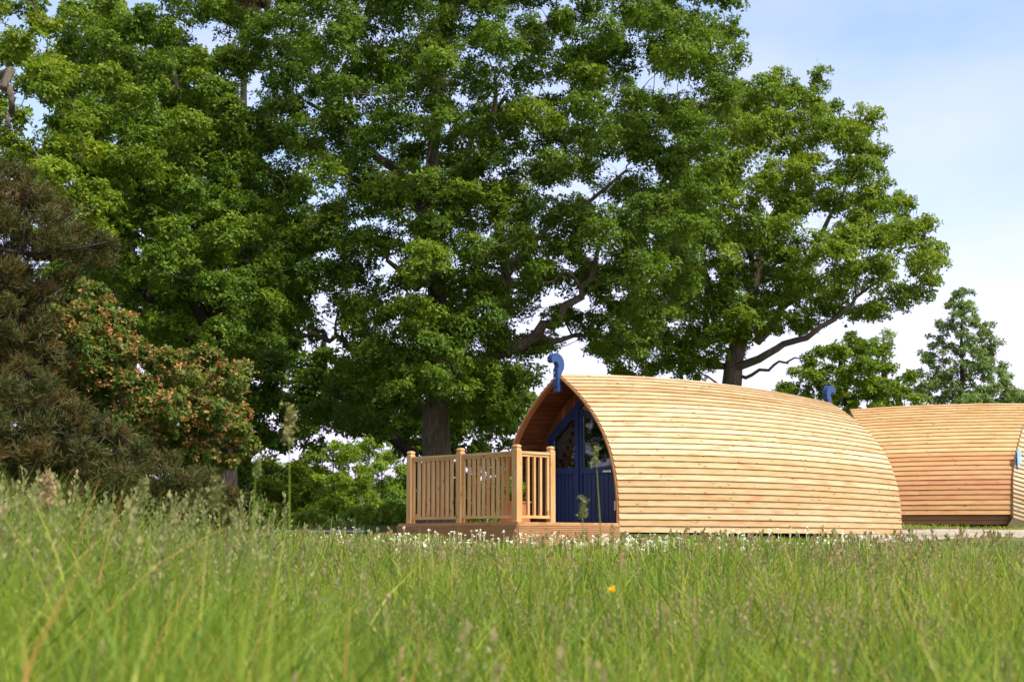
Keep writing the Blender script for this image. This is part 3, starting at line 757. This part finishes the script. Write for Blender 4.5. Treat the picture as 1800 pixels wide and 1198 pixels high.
# --- second rank of trees that close the wood behind
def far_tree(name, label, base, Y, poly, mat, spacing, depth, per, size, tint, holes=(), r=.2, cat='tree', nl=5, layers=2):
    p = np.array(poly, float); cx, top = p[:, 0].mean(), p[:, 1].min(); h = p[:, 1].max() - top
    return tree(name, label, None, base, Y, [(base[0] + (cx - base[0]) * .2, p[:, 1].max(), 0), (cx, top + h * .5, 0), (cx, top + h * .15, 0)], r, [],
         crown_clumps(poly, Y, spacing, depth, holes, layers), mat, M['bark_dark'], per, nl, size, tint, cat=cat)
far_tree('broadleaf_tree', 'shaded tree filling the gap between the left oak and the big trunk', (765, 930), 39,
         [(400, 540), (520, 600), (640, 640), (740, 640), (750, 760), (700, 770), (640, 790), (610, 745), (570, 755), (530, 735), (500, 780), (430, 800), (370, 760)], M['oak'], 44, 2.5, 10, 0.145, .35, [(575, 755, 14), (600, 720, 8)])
far_tree('broadleaf_tree', 'green tree low behind the big oak trunk, just left of the cabin arch', (768, 930), 40,
         [(700, 690), (800, 650), (900, 640), (950, 690), (905, 790), (850, 810), (700, 810)], M['oak'], 40, 2.2, 9, 0.145, .5, [(876, 775, 8)], .15, 'tree', 5, 3)
far_tree('broadleaf_tree', 'tall oak behind the left oak, only its top showing against the sky', (230, 930), 42,
         [(100, 60), (180, 8), (240, 12), (300, 60), (340, 180), (330, 420), (200, 440), (90, 300)], M['oak_bright'], 54, 2.8, 8, 0.153, .42, [(190, 150, 14)])
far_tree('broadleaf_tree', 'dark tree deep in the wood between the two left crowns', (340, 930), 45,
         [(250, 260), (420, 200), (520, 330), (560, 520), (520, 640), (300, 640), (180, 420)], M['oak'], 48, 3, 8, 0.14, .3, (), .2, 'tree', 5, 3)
far_tree('round_tree', 'rounded mid green tree right behind the stern of the near cabin', (1500, 930), 52,
         [(1362, 690), (1420, 614), (1500, 588), (1552, 598), (1565, 650), (1565, 735), (1380, 735)], M['oak_bright'], 32, 2.4, 9, 0.13, .45, (), .2, 'tree', 5, 3)
far_tree('round_tree', 'small green tree between the rounded tree and the pale conical tree', (1585, 930), 54,
         [(1545, 680), (1580, 648), (1608, 665), (1618, 735), (1540, 735)], M['oak_bright'], 30, 1.6, 8, 0.153, .5)
far_tree('birch_tree', 'thin pale tree top showing faintly between oak and conical tree', (1555, 930), 70,
         [(1535, 590), (1560, 580), (1575, 600), (1565, 650), (1530, 660)], M['grey_leaf'], 22, 1.2, 3, 0.170, .6)
far_tree('hedge', 'green hedge running behind the roof of the farther cabin at the right edge', (1800, 930), 58,
         [(1770, 690), (1830, 680), (1900, 690), (1900, 740), (1740, 740)], M['grey_leaf'], 26, 1.5, 8, 0.153, .5, cat='hedge')
# --- conical tree on the right
Yc = 56; cl = []
for i in range(60):
    f = (i + .5) / 60; py = 508 + f * 225; half = 6 + 118 * f ** 0.72
    for q in range(2 + int(5 * f)):
        dx = random.uniform(-1, 1); dep = random.uniform(-1, 1) * math.sqrt(max(0, 1 - dx * dx))
        rr = random.uniform(.55, 1) if q else 1; px = 1692 + dx * half * rr + 3 * math.sin(i)
        cl.append((at(px, py + abs(dx) * rr * 14 - 4, Yc) + np.array([0, dep * rr * half * Yc / F, 0]), random.uniform(.17, .32) * (0.6 + .6 * f), 0))
tree('conical_tree', 'slender conical tree with soft green tiers standing alone behind the farther cabin', None, (1692, 930), Yc,
     [(1692, 720, 0), (1690, 600, 0), (1691, 512, 0)], .14, [], cl, M['grey_leaf'], M['bark_dark'], 4.8, 5, .12, .5, .55, r1=.015, sub=5)
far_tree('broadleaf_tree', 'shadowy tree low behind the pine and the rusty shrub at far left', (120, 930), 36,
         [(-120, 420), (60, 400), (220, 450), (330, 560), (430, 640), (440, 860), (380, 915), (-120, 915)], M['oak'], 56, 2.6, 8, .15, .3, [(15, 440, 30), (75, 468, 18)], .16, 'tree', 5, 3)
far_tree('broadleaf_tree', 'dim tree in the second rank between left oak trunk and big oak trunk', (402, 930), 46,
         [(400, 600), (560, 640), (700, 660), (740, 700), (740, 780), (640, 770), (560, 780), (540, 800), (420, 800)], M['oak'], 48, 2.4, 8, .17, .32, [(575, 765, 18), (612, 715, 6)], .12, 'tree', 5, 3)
# --- bright bushes beyond the deck
for lab, Y, poly, b in (('bright yellow green bush catching the light left of the deck', 57, [(505, 830), (545, 778), (620, 768), (650, 820), (660, 880), (600, 915), (520, 915)], (590, 930)),
                     ('taller lime green bush just left of the railing, farther back', 62, [(600, 800), (640, 752), (700, 765), (728, 830), (720, 915), (640, 915)], (670, 930)),
                     ('dark leafy bush between the left oak trunk and the bright bush', 38, [(425, 830), (470, 800), (530, 800), (560, 850), (560, 915), (430, 915)], (490, 930)),
                     ('low green bush seen through the railing balusters', 42, [(700, 850), (800, 800), (900, 800), (930, 860), (930, 915), (700, 915)], (810, 930))):
    far_tree('leafy_bush', lab, b, Y, poly, M['bush'] if 'dark' not in lab and 'low' not in lab else M['oak_bright'], 36, 1.6, 8, 0.119, .5, (), .05, 'bush', 5, 3)
for lab, px, top, Y, w in (('pale nettle clump at the foot of the wood, beside the deck step', 690, 885, 33, 40), ('light green weed clump in front of the bright bush', 640, 888, 34, 46),
                        ('broad leaved weed clump right of the left oak trunk', 470, 880, 32, 34), ('yellowish weed clump between trunk and grey rail', 540, 892, 33, 36)):
    far_tree('weed_clump', lab, (px, 930), Y, [(px - w, 925), (px - w * .7, top + 10), (px, top), (px + w * .8, top + 8), (px + w, 925)], M['bush'], 20, .7, 7, .10, .7, (), .02, 'weeds', 5, 2)

# --- pines: tufts of needles on drooping boughs
def needles(cl, per, ln, tint):
    cs, ds, ts = [], [], []
    for c, r, f in cl:
        n = int(per * 5.5 * (r / .5) ** 2) + 10; d = unit(rng.normal(size=(n, 3)) + np.array([0, 0, .15])); p = c + d * np.array([r, r, r * .6]) * rng.uniform(.3, 1.0, (n, 1))
        cs.append(p); ds.append(unit(d * .6 + np.array([0, 0, .8]) + rng.normal(0, .25, (n, 3)))); ts.append(np.clip(rng.normal(tint, .18, n) + random.uniform(-.12, .12), 0, 1))
    c, d, t = map(np.concatenate, (cs, ds, ts)); nn = 16; n = len(c)
    c = np.repeat(c, nn, 0); d = np.repeat(d, nn, 0); t = np.repeat(t, nn); m = n * nn
    k = np.tile(np.linspace(0, 1, nn), n)[:, None]
    b0 = c + d * ln * 1.3 * (k - .3)
    nd = unit(unit(rng.normal(size=(m, 3))) * .9 + d * .75); side = unit(np.cross(nd, rng.normal(size=(m, 3)))) * ln * 0.06
    V = np.stack([b0 - side, b0 + side, b0 + nd * ln + side * .3, b0 + nd * ln - side * .3], 1)
    return V, np.clip(t + rng.normal(0, .1, m), 0, 1)
def pine(label, base, Y, trunk_px, r0, limbs, poly, spacing, depth, holes, per, ln, tint, name='pine_tree'):
    loc = at(base[0], base[1], Y); loc[2] = float(ground(loc[0], Y)) - .05; t = thing(name, label, 'tree', tuple(loc)); L0 = np.array(loc)
    tk = MB(); P = [np.zeros(3)] + [at(x, y, Y + d) - L0 for x, y, d in trunk_px]
    tk.tube(P, [r0 * (1 - .75 * i / (len(P) - 1)) for i in range(len(P))], 12); nodes = [(p, r0 * .4) for p in P[1:]]
    br = MB()
    for lim, lr in limbs:
        Q = [at(x, y, Y + d) - L0 for x, y, d in lim]; br.tube(Q, [lr * (1 - .75 * i / (len(Q) - 1)) for i in range(len(Q))], 7); nodes += [(q, lr * .5) for q in Q]
    cl = crown_clumps(poly, Y, spacing, depth, holes, 3)
    for c, r, f in cl:
        c2 = c - L0; j = int(np.argmin([np.linalg.norm(q[0] - c2) for q in nodes])); S = bend(nodes[j][0], c2, 4, .15)
        rs = min(.03, nodes[j][1]); br.tube(S, [rs * (1 - .18 * q) for q in range(5)], 5, cap=False); nodes.append((c2, .012))
    if not limbs:
        o_ = len(tk.v); tk.v += br.v; tk.f += [tuple(i + o_ for i in f) for f in br.f]; tk.uv += br.uv; tk.t += br.t; br = MB()
    tk.build('trunk', M['bark_dark'], t, True)
    if br.v: br.build('branches', M['bark_dark'], t, True)
    leaf_obj('crown', needles(cl, per, ln, tint), M['needle'], t)
pine('dark brownish pine at the left edge with drooping boughs', (-60, 930), 17.5, [(-60, 600, 0), (-50, 300, 0), (-50, 200, 0)], .14,
     [([(-50, 430, 0), (40, 445, -.3), (120, 440, -.5), (190, 425, -.6)], .03), ([(-50, 390, 0), (30, 380, .2), (100, 370, .3)], .03), ([(-50, 500, 0), (30, 480, 0), (90, 500, 0)], .03)],
     [(-200, 240), (20, 285), (100, 335), (120, 385), (205, 430), (195, 470), (110, 480), (100, 540), (110, 640), (60, 720), (-200, 720)], 46, 1.1, [(12, 440, 24), (72, 466, 14), (40, 400, 8)], 50, .085, .55)
pine('low dark pine bush in the grass below the rusty shrub', (140, 930), 16, [(140, 860, 0), (130, 780, 0)], .05, [],
     [(-200, 650), (60, 640), (150, 715), (250, 775), (330, 820), (410, 860), (440, 930), (-200, 960)], 46, 1.2, [], 50, .085, .55, 'pine_bush')
pine('reddish pine top poking above the big oak at the upper edge', (430, 930), 50, [(430, 600, 0), (428, 100, 0), (430, -100, 0)], .2, [],
     [(370, -150), (480, -150), (470, 30), (440, 60), (390, 40)], 36, 1.3, [], 40, .16, .75)

# --- rusty shrub
polyR = [(40, 560), (95, 505), (170, 495), (235, 560), (275, 625), (330, 615), (400, 610), (445, 640), (428, 690), (445, 735), (448, 790), (410, 835), (340, 835), (250, 790), (150, 720), (60, 660)]
clR = crown_clumps(polyR, 20, 44, 1.2, [], 3)
sh = tree('flowering_shrub', 'spreading shrub dotted with rusty orange clusters in front of the left oak', None, (250, 930), 20,
     [(250, 860, 0), (240, 760, 0), (200, 660, 0)], .07, [([(245, 780, 0), (330, 700, -.2), (410, 650, -.3)], .03), ([(245, 800, 0), (340, 760, 0), (420, 740, 0)], .03)],
     clR, M['rowan'], M['bark_oak'], 10, 5, .07, .5, cat='shrub')
cs = []
for c, r, f in clR:
    n = int(72 * (r / .35) ** 2); d = unit(rng.normal(size=(n, 3)) + np.array([.1, -.25, .45])); cs.append(c + d * np.array([r, r, r * .75]) * rng.uniform(.85, 1.12, (n, 1)))
cs = np.concatenate(cs); n = len(cs)
leaf_obj('flower_clusters', leaves(cs, np.tile([0, -.2, 1.], (n, 1)), 8, .044, rng.uniform(.1, .9, n), .8, .8), M['fruit'], sh)

# plant in the planter
n = 70; L0 = np.array(p1.location); ca, sa = math.cos(-AX), math.sin(-AX)
dd = unit(rng.normal(size=(n, 3)) + np.array([0, 0, .6])); pc3 = np.array([pc[0], pc[1], DZ + .50]) + dd * np.array([.17, .17, .2])
V, T = leaves(pc3, dd, 5, .075, np.full(n, .55)); nV = len(V)
link('plant', fast_mesh('plant', V.reshape(-1, 3), np.arange(nV * 4).reshape(nV, 4), 4, T), M['bush'], pl)

# ------------------------------------------------------------------ distant wood and low grey rail
n = 260; X = rng.uniform(-70, 60, n); Yd = rng.uniform(235, 300, n)
cl = [(np.array([x, y, 1 + 11 * random.random() ** .6 * (0.75 + .25 * math.sin(x * .11))]), random.uniform(2.2, 3.8), 0) for x, y in zip(X, Yd)]
dw = bpy.data.objects.new('distant_wood', None)
V, T = clump_leaves(cl, 7, 4, 0.9, .4); nV = len(V)
tag(link('distant_wood', fast_mesh('distant_wood', V.reshape(-1, 3), np.arange(nV * 4).reshape(nV, 4), 4, T), M['grey_leaf']), kind='stuff')
c = at(560, 930, 29.5); gz = float(ground(c[0], c[1]))
fn = thing('rail_fence', 'low weathered grey rail fence in the long grass left of the deck', 'fence', (c[0], c[1], gz))
for i in range(4):
    mb = MB(); mb.box((-0.75 + i * .5, 0, .06), (0.022, 0.022, 0.09)); mb.build('post', M['greyrail'], fn)
for z in (0.085, 0.01):
    mb = MB(); mb.box((0, -.036, z), (0.85, 0.012, 0.018)); mb.build('rail', M['greyrail'], fn)

# ------------------------------------------------------------------ meadow grass
ca1, sa1 = math.sin(AX), math.cos(AX)
def free(x, y):
    """False inside the cabins, the deck and on the gravel"""
    dx, dy = x - POD1[0], y - POD1[1]; s = dx * ca1 + dy * sa1; v = dx * sa1 - dy * ca1
    a = (s > -2.25) & (s < POD_L + .1) & (np.abs(v) < 1.46)
    b = (y > 33.0) & (y < 36) & (x > 6.5)
    g = (y > 24.5) & (y < 32.0) & (x > 5.4) & (rng.random(len(x)) > .05) & ~((x > 8.6) & (y > 29.6) & (y < 30.8))
    return ~(a | b | g)
def fieldpts(n, y0, y1, power=1.0, pad=2.4):
    y = y0 + (y1 - y0) * rng.random(n) ** power; x = rng.uniform(-1, 1, n) * (0.345 * y + pad)
    k = free(x, y); return x[k], y[k]
def clumpy(x, y): return 0.5 + .5 * np.sin(x * 2.1 + 1.7 * np.sin(y * .9)) * np.sin(y * 1.6 + 1.3 * np.sin(x * 1.1))
def blades(x, y, h, w, tint, lean=.5):
    n = len(x); z = ground(x, y) - .02; az = rng.uniform(0, 2 * np.pi, n); ln = np.abs(rng.normal(lean, .3, n))
    d = np.stack([np.cos(az), np.sin(az), np.zeros(n)], 1); fa = rng.uniform(0, 2 * np.pi, n); s = np.stack([np.cos(fa), np.sin(fa) * .6, np.zeros(n)], 1) * (w / 2)[:, None]
    b = np.stack([x, y, z], 1); rows = []
    for f, wk in ((0, .8), (.4, 1), (.75, .7), (1.0, .08)):
        p = b + d * (ln * h * f ** 1.9)[:, None]; p[:, 2] += h * f * (1 - .28 * ln * f); rows += [p - s * wk, p + s * wk]
    V = np.stack(rows, 1); base = (np.arange(n) * 8)[:, None]
    q = np.array([[0, 1, 3, 2], [2, 3, 5, 4], [4, 5, 7, 6]])
    Fc = (base[:, None, :] + q[None]).reshape(-1, 4)
    return V.reshape(-1, 3), Fc, np.repeat(np.clip(tint, 0, 1), 3)
parts = []
for n, y0, y1, pw in ((58000, 2.6, 10, 1.15), (78000, 9, 18, 1.0), (54000, 17, 25, 1.0), (30000, 24, 40, 1.0)):
    x, y = fieldpts(n, y0, y1, pw); m = len(x)
    hm = np.interp(y, [3, 10, 16, 20, 23, 26, 40], [.52, .46, .36, .18, .09, .055, .10]); hm = hm * np.where((x > 5.2) & (y > 18.5), .5, 1.0); hm = hm * (1 + .35 * np.clip((-x - .12 * y) / 1.5, 0, 1) * (y < 22))
    h = hm * np.clip(rng.lognormal(-.1, .32, m), .3, 1.6) * (.75 + .5 * clumpy(x, y)); w = np.maximum(.006, y * .0006) * rng.lognormal(0, .4, m)
    t = rng.normal(.40, .26, m) + .22 * (clumpy(x * .6 + 3, y * .6) - .5) + (rng.random(m) < .045) * .45
    parts.append(blades(x, y, h, w, t))
vo = 0; VV, FF, TT = [], [], []
x, y = fieldpts(5000, 32.1, 33.2); x, y = x[x > 5.8], y[x > 5.8]; m = len(x); parts.append(blades(x, y, rng.uniform(.05, .11, m), np.full(m, .018), rng.normal(.6, .12, m)))
x, y = fieldpts(420, 3.5, 20); m = len(x); cc = np.repeat(np.stack([x, y, ground(x, y) + rng.uniform(.08, .26, m)], 1), 3, 0) + rng.normal(0, .05, (m * 3, 3)) * np.array([1, 1, .6])
V, T = leaves(cc, unit(rng.normal(0, .4, (m * 3, 3)) + np.array([0, -.2, 1.])), 5, .085, np.full(m * 3, .38), .45); weed = (V.reshape(-1, 3), np.arange(len(V) * 4).reshape(-1, 4), T)
parts.append(weed)
x, y = fieldpts(9000, 3.6, 15); m = len(x); parts.append(blades(x, y, np.interp(y, [3, 15], [.5, .38]) * rng.uniform(.7, 1.25, m), np.maximum(.009, y * .0008) * rng.uniform(.7, 1.5, m), rng.normal(.66, .12, m), .6))
for V, f, t in parts: VV.append(V); FF.append(f + vo); TT.append(t); vo += len(V)
tag(link('meadow_grass', fast_mesh('meadow_grass', np.concatenate(VV), np.concatenate(FF), 4, np.concatenate(TT)), M['grass']), 'long uncut green meadow grass in the foreground', 'grass', None, 'stuff')

def stalks(x, y, h, tint, big=1.0, nsp=14):
    """seed-head grass: thin stem and a loose panicle of small spikelets"""
    n = len(x); z = ground(x, y); az = rng.uniform(0, 2 * np.pi, n); ln = rng.uniform(.05, .28, n)
    d = np.stack([np.cos(az), np.sin(az), np.zeros(n)], 1); b = np.stack([x, y, z], 1)
    def P(f): 
        p = b + d * (ln * h * f ** 2)[:, None]; p[:, 2] += h * f; return p
    w = np.maximum(.0022, y * .00022)[:, None]; s = np.array([1., 0, 0]) * w
    F_ = [P(f) for f in (0.2, .6, 1.0)]
    Vs = [np.stack([F_[i] - s, F_[i] + s, F_[i + 1] + s * .7, F_[i + 1] - s * .7], 1) for i in (0, 1)]
    Ts = [np.full(n, -.2) + tint * .5] * 2
    for q in range(nsp):
        f = .70 + .34 * q / nsp; p = P(np.full(n, f)) if False else b + d * (ln * h * f ** 2)[:, None] + np.array([0, 0, 1.]) * (h * f)[:, None]
        a = rng.uniform(0, 2 * np.pi, n); o = np.stack([np.cos(a), np.sin(a), rng.uniform(.1, .9, n)], 1) * (rng.uniform(.2, 1, n) * .045 * big * (1.15 - q / nsp))[:, None]
        e = unit(o + np.array([0, 0, .03])); L = (rng.uniform(.012, .03, n) * big * np.maximum(1, y / 11))[:, None]; sd = unit(np.cross(e, rng.normal(size=(n, 3)))) * L * .33
        c = p + o; Vs.append(np.stack([c - e * L * .5, c + sd, c + e * L * .6, c - sd], 1)); Ts.append(np.clip(tint + rng.normal(0, .12, n), 0, 1))
    V = np.concatenate(Vs); return V, np.concatenate(Ts)
SV, ST = [], []
for n, y0, y1, hh in ((650, 3.2, 9, .50), (5600, 8, 17, .39), (1600, 16, 21.5, .30)):
    x, y = fieldpts(n, y0, y1); m = len(x); k = clumpy(x * .5 + 1, y * .5) + rng.normal(0, .25, m) > .42; x, y = x[k], y[k]; m = len(x)
    V, T = stalks(x, y, hh * rng.uniform(.75, 1.3, m), rng.normal(.62, .22, m)); SV.append(V); ST.append(T)
x = np.concatenate([rng.uniform(-4.0, -1.5, 330), rng.uniform(-2.9, -1.0, 90)]); y = np.concatenate([rng.uniform(8, 13, 330), rng.uniform(6.5, 9, 90)])   # taller cocksfoot on the bank at left
V, T = stalks(x, y, rng.uniform(.42, .95, 420), rng.normal(.3, .18, 420), 1.3, 24); SV.append(V); ST.append(T)
V = np.concatenate(SV); n = len(V)
tag(link('seed_heads', fast_mesh('seed_heads', V.reshape(-1, 3), np.arange(n * 4).reshape(n, 4), 4, np.concatenate(ST)), M['head']), 'pinkish brown flowering grass heads above the meadow', 'seed heads', None, 'stuff')

# small white meadow flowers close to the deck
n = 620; px = rng.uniform(330, 1580, n); Y = rng.uniform(18.0, 23.2, n); x = (px - 900) / F * Y
k = free(x, Y) & (rng.random(n) < np.interp(px, [330, 450, 1250, 1580], [.3, 1, 1, .35])); x, Y = x[k], Y[k]; n = len(x); h = np.interp(Y, [18, 23], [.28, .16]) * rng.uniform(.8, 1.4, n)
cen = np.stack([x, Y, ground(x, Y) + h], 1); V1, T1 = leaves(cen, np.tile([0, -.35, 1.], (n, 1)), 6, .024, np.full(n, .6), .9, 1.0, .02)
s = np.array([.003, 0, 0]); Vst = np.stack([cen - s - np.array([0, 0, 1]) * h[:, None], cen + s - np.array([0, 0, 1]) * h[:, None], cen + s * .8, cen - s * .8], 1)
V = np.concatenate([V1, Vst]); T = np.concatenate([T1, np.zeros(n)]); m = len(V)
tag(link('white_flowers', fast_mesh('white_flowers', V.reshape(-1, 3), np.arange(m * 4).reshape(m, 4), 4, T), M['petal']), 'small white flowers scattered in the grass before the deck', 'flowers', None, 'stuff')

# single tall stalks close to the camera, and the one yellow flower
def tall(px, top, Y, bend_x, head_px, label, tint, n=26, r=.02):
    r = r * 1.5; n = int(n * 1.5)
    c = at(px, top, Y); gz = float(ground(c[0] + bend_x, Y)); t = thing('grass_stalk', label, 'grass stalk', (c[0] + bend_x, Y, gz))
    H = c[2] - gz; P = [np.array([-bend_x * f ** 2, 0, H * f]) for f in (0, .3, .6, .85, 1)]
    mb = MB(); mb.tube(P, [.006, .005, .004, .0025, .0012], 6); mb.build('stem', M['grass'], t)
    L = head_px / F * Y; f = rng.uniform(0, 1, n); cc = np.array([[-bend_x, 0, H]] * n) - np.array([0, 0, 1]) * (f * L)[:, None] + rng.normal(0, r * .5, (n, 3)) * np.array([1, 1, .3])
    V, T = leaves(cc, unit(rng.normal(size=(n, 3)) + np.array([0, 0, 1.])), 5, r * .8, np.full(n, tint), .6); m = len(V)
    link('seed_head', fast_mesh('seed_head', V.reshape(-1, 3), np.arange(m * 4).reshape(m, 4), 4, T), M['head'], t)
tall(508, 712, 7.5, .02, 66, 'tallest blurred grass stalk with loose pinkish head left of the big trunk', .5, 26, .018)
tall(452, 800, 6.9, -.03, 36, 'blurred grass stalk with slim yellow head beside the left oak trunk', .1, 18, .012)
tall(380, 838, 7.5, .06, 56, 'blurred nodding cocksfoot stalk in front of the dark left oak trunk', .2, 40, .018)
tall(1046, 785, 9.8, .05, 34, 'thin blurred grass stalk rising across the blue cabin door', .25, 14, .016)
tall(1024, 872, 8.2, .0, 36, 'short blurred grass stalk with pale fat head before the door', .2, 20, .014)
tall(85, 830, 7.8, .03, 60, 'pinkish blurred grass stalk in the bank near the left edge', .85, 40, .022)
tall(252, 842, 8.1, .02, 45, 'greenish blurred grass stalk against the dark pine bush', .15, 30, .016)
c = at(1075, 1037, 7.5); gz = float(ground(c[0], c[1])); yf = thing('buttercup', 'single bright yellow flower in the foreground grass', 'flower', (c[0], c[1], gz)); H = c[2] - gz
mb = MB(); mb.tube([(0, 0, 0), (.01, 0, H * .6), (0, 0, H)], [.002, .002, .0015], 6); mb.build('stem', M['grass'], yf)
V, T = leaves(np.array([[0, 0, H]] * 2), np.array([[0, -.5, 1.]] * 2), 8, .018, np.array([.6, .4]), 1.3, 1.0, -.1); m = len(V)
link('petals', fast_mesh('petals', V.reshape(-1, 3), np.arange(m * 4).reshape(m, 4), 4, T), M['yellow'], yf)
